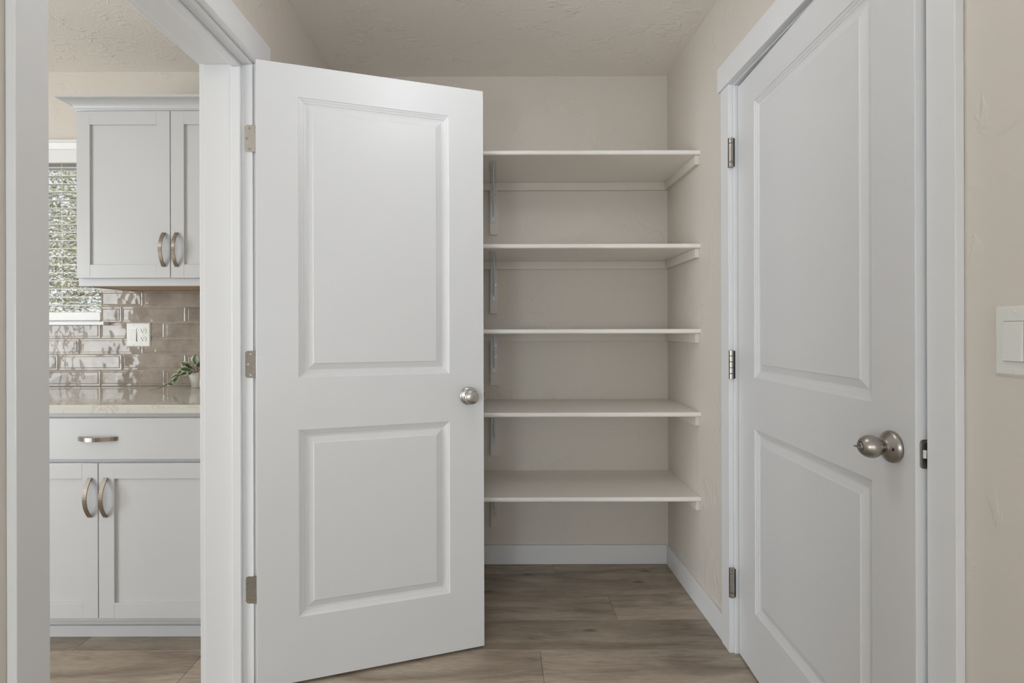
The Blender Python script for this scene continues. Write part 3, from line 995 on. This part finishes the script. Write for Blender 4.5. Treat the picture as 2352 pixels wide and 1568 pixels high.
# ------------------------------------------------------------------ plant and ornament on the worktop
PX, PYY = -1.4257, 2.455
pl = thing('potted_plant', 'variegated trailing plant in a white pot at the worktop corner', 'plant', (PX, PYY, CZ))
bm = bmesh.new()
lathe(bm, [(0.026, 0.0004), (0.029, 0.003), (0.0435, 0.070), (0.0445, 0.075), (0.0415, 0.075), (0.040, 0.066), (0.0, 0.064)], 32)
obj('pot', bm, 'pot', pl, 0, True)
bm = bmesh.new()
lathe(bm, [(0.0, 0.0645), (0.0395, 0.0662), (0.036, 0.0685), (0.0, 0.070)], 20, None, False, False)
obj('soil', bm, 'soil', pl)
rng = random.Random(11)
def add_leaf(parent, base, direction, normal, L, wdt):
    bm = bmesh.new()
    uvl = bm.loops.layers.uv.new('UVMap')
    d = Vector(direction).normalized()
    nrm = Vector(normal).normalized()
    s = d.cross(nrm).normalized()
    nrm = s.cross(d)
    n = 7
    L0 = Vector(base)
    cols = []
    for i in range(n):
        t_ = i / (n - 1)
        wv = 1.3 * wdt * math.sin(math.pi * min(1, t_ * 0.94 + 0.03)) ** 0.7
        c_ = L0 + d * L * t_ - nrm * 0.16 * L * t_ * t_
        cols.append([(c_ - s * wv + nrm * wv * 0.25, 1.0), (c_ - s * wv * 0.5 + nrm * wv * 0.05, 0.5), (c_, 0.0), (c_ + s * wv * 0.5 + nrm * wv * 0.05, 0.5), (c_ + s * wv + nrm * wv * 0.25, 1.0)])
    vsx = [[bm.verts.new(p) for p, u in r] for r in cols]
    for i in range(n - 1):
        for j in range(4):
            f = bm.faces.new((vsx[i][j], vsx[i][j + 1], vsx[i + 1][j + 1], vsx[i + 1][j]))
            us = (cols[i][j][1], cols[i][j + 1][1], cols[i + 1][j + 1][1], cols[i + 1][j][1])
            for lp_, u in zip(f.loops, us):
                lp_[uvl].uv = (u * 0.8, i / n)
            f.smooth = True
    me = bpy.data.meshes.new('leaf')
    bm.to_mesh(me)
    bm.free()
    me.materials.append(M['leaf'])
    o_ = bpy.data.objects.new('leaf', me)
    C.objects.link(o_)
    o_.parent = parent
    sol = o_.modifiers.new('thickness', 'SOLIDIFY')
    sol.thickness = 0.0008
def stem(parent, pts, r0):
    bm_ = bmesh.new()
    tube(bm_, pts, r0, 6)
    return obj('stem', bm_, 'stem', parent, 0, True)
# crown leaves (base, direction, normal, length, half-width), local to the pot base
L_ = [((-0.03, -0.02, 0.085), (-0.9, -0.3, 0.25), (0, -0.8, 0.6), 0.040, 0.0135), ((-0.045, -0.01, 0.100), (-0.7, -0.2, 0.6), (0, -1, 0.3), 0.034, 0.012),
      ((-0.02, -0.03, 0.095), (-0.2, -0.6, 0.5), (0, -0.7, 0.7), 0.036, 0.014), ((-0.005, -0.02, 0.115), (0.1, -0.2, 1), (0, -1, 0.2), 0.042, 0.014),
      ((-0.03, -0.02, 0.080), (-0.7, -0.5, -0.35), (0, -0.8, 0.5), 0.038, 0.014), ((-0.055, -0.02, 0.086), (-0.8, -0.4, -0.4), (-0.2, -0.9, 0.4), 0.034, 0.012),
      ((-0.010, -0.035, 0.080), (0.1, -0.7, -0.2), (0, -0.6, 0.8), 0.034, 0.013), ((0.015, -0.02, 0.095), (0.6, -0.4, 0.4), (0, -0.7, 0.7), 0.038, 0.013),
      ((0.02, 0.01, 0.085), (0.8, 0.2, 0.3), (0, -0.4, 0.9), 0.038, 0.013), ((-0.01, 0.02, 0.095), (-0.3, 0.5, 0.6), (0, -0.7, 0.6), 0.038, 0.013),
      ((-0.035, 0.01, 0.092), (-0.9, 0.1, 0.1), (0, -0.7, 0.7), 0.040, 0.0135), ((-0.05, 0.0, 0.078), (-0.8, -0.1, -0.3), (0, -0.9, 0.4), 0.034, 0.013)]
for a_ in L_:
    add_leaf(pl, *a_)
for e in ((-0.05, -0.01, 0.102), (-0.005, -0.02, 0.118), (-0.058, -0.02, 0.088), (0.02, -0.015, 0.097), (0.025, 0.01, 0.087)):
    stem(pl, [(e[0] * 0.1, e[1] * 0.1, 0.066), (e[0] * 0.5, e[1] * 0.5, 0.066 + (e[2] - 0.066) * 0.75), e], 0.0013)
trail = [(-0.01, -0.01, 0.068), (-0.045, -0.02, 0.082), (-0.068, -0.045, 0.060), (-0.090, -0.085, 0.026), (-0.112, -0.115, 0.010), (-0.137, -0.150, 0.0035)]
stem(pl, trail, [0.0016, 0.0016, 0.0015, 0.0013, 0.001, 0.0007])
add_leaf(pl, (-0.066, -0.042, 0.062), (-0.7, -0.3, -0.2), (-0.2, -0.8, 0.5), 0.034, 0.0125)
add_leaf(pl, (-0.068, -0.046, 0.058), (-0.1, -0.6, -0.5), (-0.1, -0.9, 0.3), 0.036, 0.013)
add_leaf(pl, (-0.088, -0.082, 0.028), (0.6, -0.5, -0.05), (0, -0.7, 0.7), 0.032, 0.0105)
add_leaf(pl, (-0.090, -0.085, 0.027), (-0.4, -0.4, -0.2), (-0.3, -0.7, 0.5), 0.022, 0.006)
add_leaf(pl, (-0.118, -0.125, 0.010), (0.5, -0.7, -0.06), (0, -0.5, 0.8), 0.018, 0.004)

orn = thing('ornament', 'small round orange ornament on a beige base beside the potted plant', 'ornament', (-1.350, 2.385, CZ))
bm = bmesh.new()
lathe(bm, [(0.022, 0.0004), (0.027, 0.004), (0.029, 0.022), (0.026, 0.045), (0.022, 0.052), (0.0, 0.053)], 28)
obj('base', bm, 'beige', orn, 0, True)
bm = bmesh.new()
n = 48
rings = []
for i in range(1, 12):
    ph = math.pi * i / 12
    rings.append([bm.verts.new(((0.030 * math.sin(ph)) * (0.93 + 0.07 * abs(math.cos(4 * 2 * math.pi * j / n))) * math.cos(2 * math.pi * j / n),
                                (0.030 * math.sin(ph)) * (0.93 + 0.07 * abs(math.cos(4 * 2 * math.pi * j / n))) * math.sin(2 * math.pi * j / n), 0.0775 - 0.025 * math.cos(ph))) for j in range(n)])
for a_, b_ in zip(rings, rings[1:]):
    for j in range(n):
        bm.faces.new((a_[j], a_[(j + 1) % n], b_[(j + 1) % n], b_[j]))
bm.faces.new(rings[0])
bm.faces.new(rings[-1])
obj('orange_ball', bm, 'orange', orn, 0, True)

# ------------------------------------------------------------------ unseen window, patio door and lamps, some added for light
w2 = thing('added_window', 'unseen wide living room window added behind the viewpoint for light', 'window', (0, 0, 0), 0, None, 'structure')  # window added out of view to bring frontal daylight into the hall
obj('frame', boxes((-1.95, -1.89, YS - 0.09, YS - 0.03, 0.48, 2.22), (1.49, 1.55, YS - 0.09, YS - 0.03, 0.48, 2.22), (-1.89, 1.49, YS - 0.09, YS - 0.03, 0.48, 0.54), (-1.89, 1.49, YS - 0.09, YS - 0.03, 2.16, 2.22),
                   (-0.23, -0.17, YS - 0.09, YS - 0.03, 0.54, 2.16)), 'white', w2)
obj('pane', boxes((-1.89, -0.23, YS - 0.062, YS - 0.058, 0.54, 2.16)), 'glass', w2)
obj('pane', boxes((-0.17, 1.49, YS - 0.062, YS - 0.058, 0.54, 2.16)), 'glass', w2)
d3 = thing('door_3', 'glazed patio door on the far side of the kitchen', 'door', (0, 0, 0), 0, None, 'structure')
P0, P1, PM = -1.35, 0.65, -0.35
obj('frame', boxes((XW - 0.09, XW - 0.03, P0, P0 + 0.07, 0.0005, 2.06), (XW - 0.09, XW - 0.03, P1 - 0.07, P1, 0.0005, 2.06), (XW - 0.09, XW - 0.03, P0 + 0.07, P1 - 0.07, 0.0005, 0.08),
                   (XW - 0.09, XW - 0.03, P0 + 0.07, P1 - 0.07, 1.98, 2.06), (XW - 0.09, XW - 0.03, PM - 0.035, PM + 0.035, 0.08, 1.98)), 'white', d3)
obj('pane', boxes((XW - 0.062, XW - 0.058, P0 + 0.07, PM - 0.035, 0.08, 1.98)), 'glass', d3)
obj('pane', boxes((XW - 0.062, XW - 0.058, PM + 0.035, P1 - 0.07, 0.08, 1.98)), 'glass', d3)

def globe_mat(name, power, r, col):
    """opal glass globe giving off its lamp's light evenly"""
    m, nt, b = new_mat(name)
    b.inputs['Base Color'].default_value = (0.9, 0.9, 0.88, 1)
    b.inputs['Emission Color'].default_value = (*col, 1)
    b.inputs['Emission Strength'].default_value = power / (4 * math.pi ** 2 * r * r)
    M[name] = m
    return name

def globe(bm, r, zc, n=28):
    lathe(bm, [(r * math.sin(math.pi * i / 16) if 0 < i < 16 else 0.0, zc - r * math.cos(math.pi * i / 16)) for i in range(17)], n, None, False, False)

def ceiling_globe(x, y, power, label, r=0.10):
    t = thing('ceiling_light', label, 'lamp', (x, y, CEIL), 0, 'globe ceiling lights')
    bm = bmesh.new()
    lathe(bm, [(0.075, -0.0005), (0.075, -0.014), (0.060, -0.024), (0.018, -0.028), (0.018, -0.075), (0.040, -0.082), (0.040, -0.100), (0.0, -0.100)], 32)
    obj('canopy', bm, 'nickel2', t)
    bm = bmesh.new()
    globe(bm, r, -0.100 - r + 0.012)
    obj('globe', bm, globe_mat('hall_globe' if x > -0.5 else 'kitchen_fill_globe', power, r, (0.93, 0.955, 1.0)), t, 0, True)
ceiling_globe(-0.06, 1.17, 6.9, 'opal globe ceiling light over the pantry hall')
ceiling_globe(-2.4, 0.8, 2.5, 'unseen opal globe added over the kitchen as fill light')  # globe added out of view to fill the kitchen

def fill_lamp(x, y, z, power, r=0.13):
    t = thing('fill_lamp', 'unseen opal globe fill light added behind the viewpoint', 'lamp', (x, y, 0))
    bm = bmesh.new()
    lathe(bm, [(0.13, 0.0005), (0.13, 0.012), (0.10, 0.020), (0.012, 0.026), (0.0, 0.026)], 32)
    obj('base', bm, 'nickel2', t, 0, True)
    bm = bmesh.new()
    lathe(bm, [(0.009, 0.024), (0.009, z - r - 0.02)], 16)
    obj('pole', bm, 'nickel2', t)
    bm = bmesh.new()
    lathe(bm, [(0.035, z - r - 0.021), (0.035, z - r + 0.004), (0.0, z - r + 0.004)], 20)
    obj('socket', bm, 'nickel2', t)
    bm = bmesh.new()
    globe(bm, r, z)
    obj('globe', bm, globe_mat('fill_lamp_globe', power, r, (0.86, 0.94, 1.0)), t, 0, True)
fill_lamp(-0.58, -0.60, 1.05, 23.0)  # standing globe added out of view to brighten the hall walls and ceiling
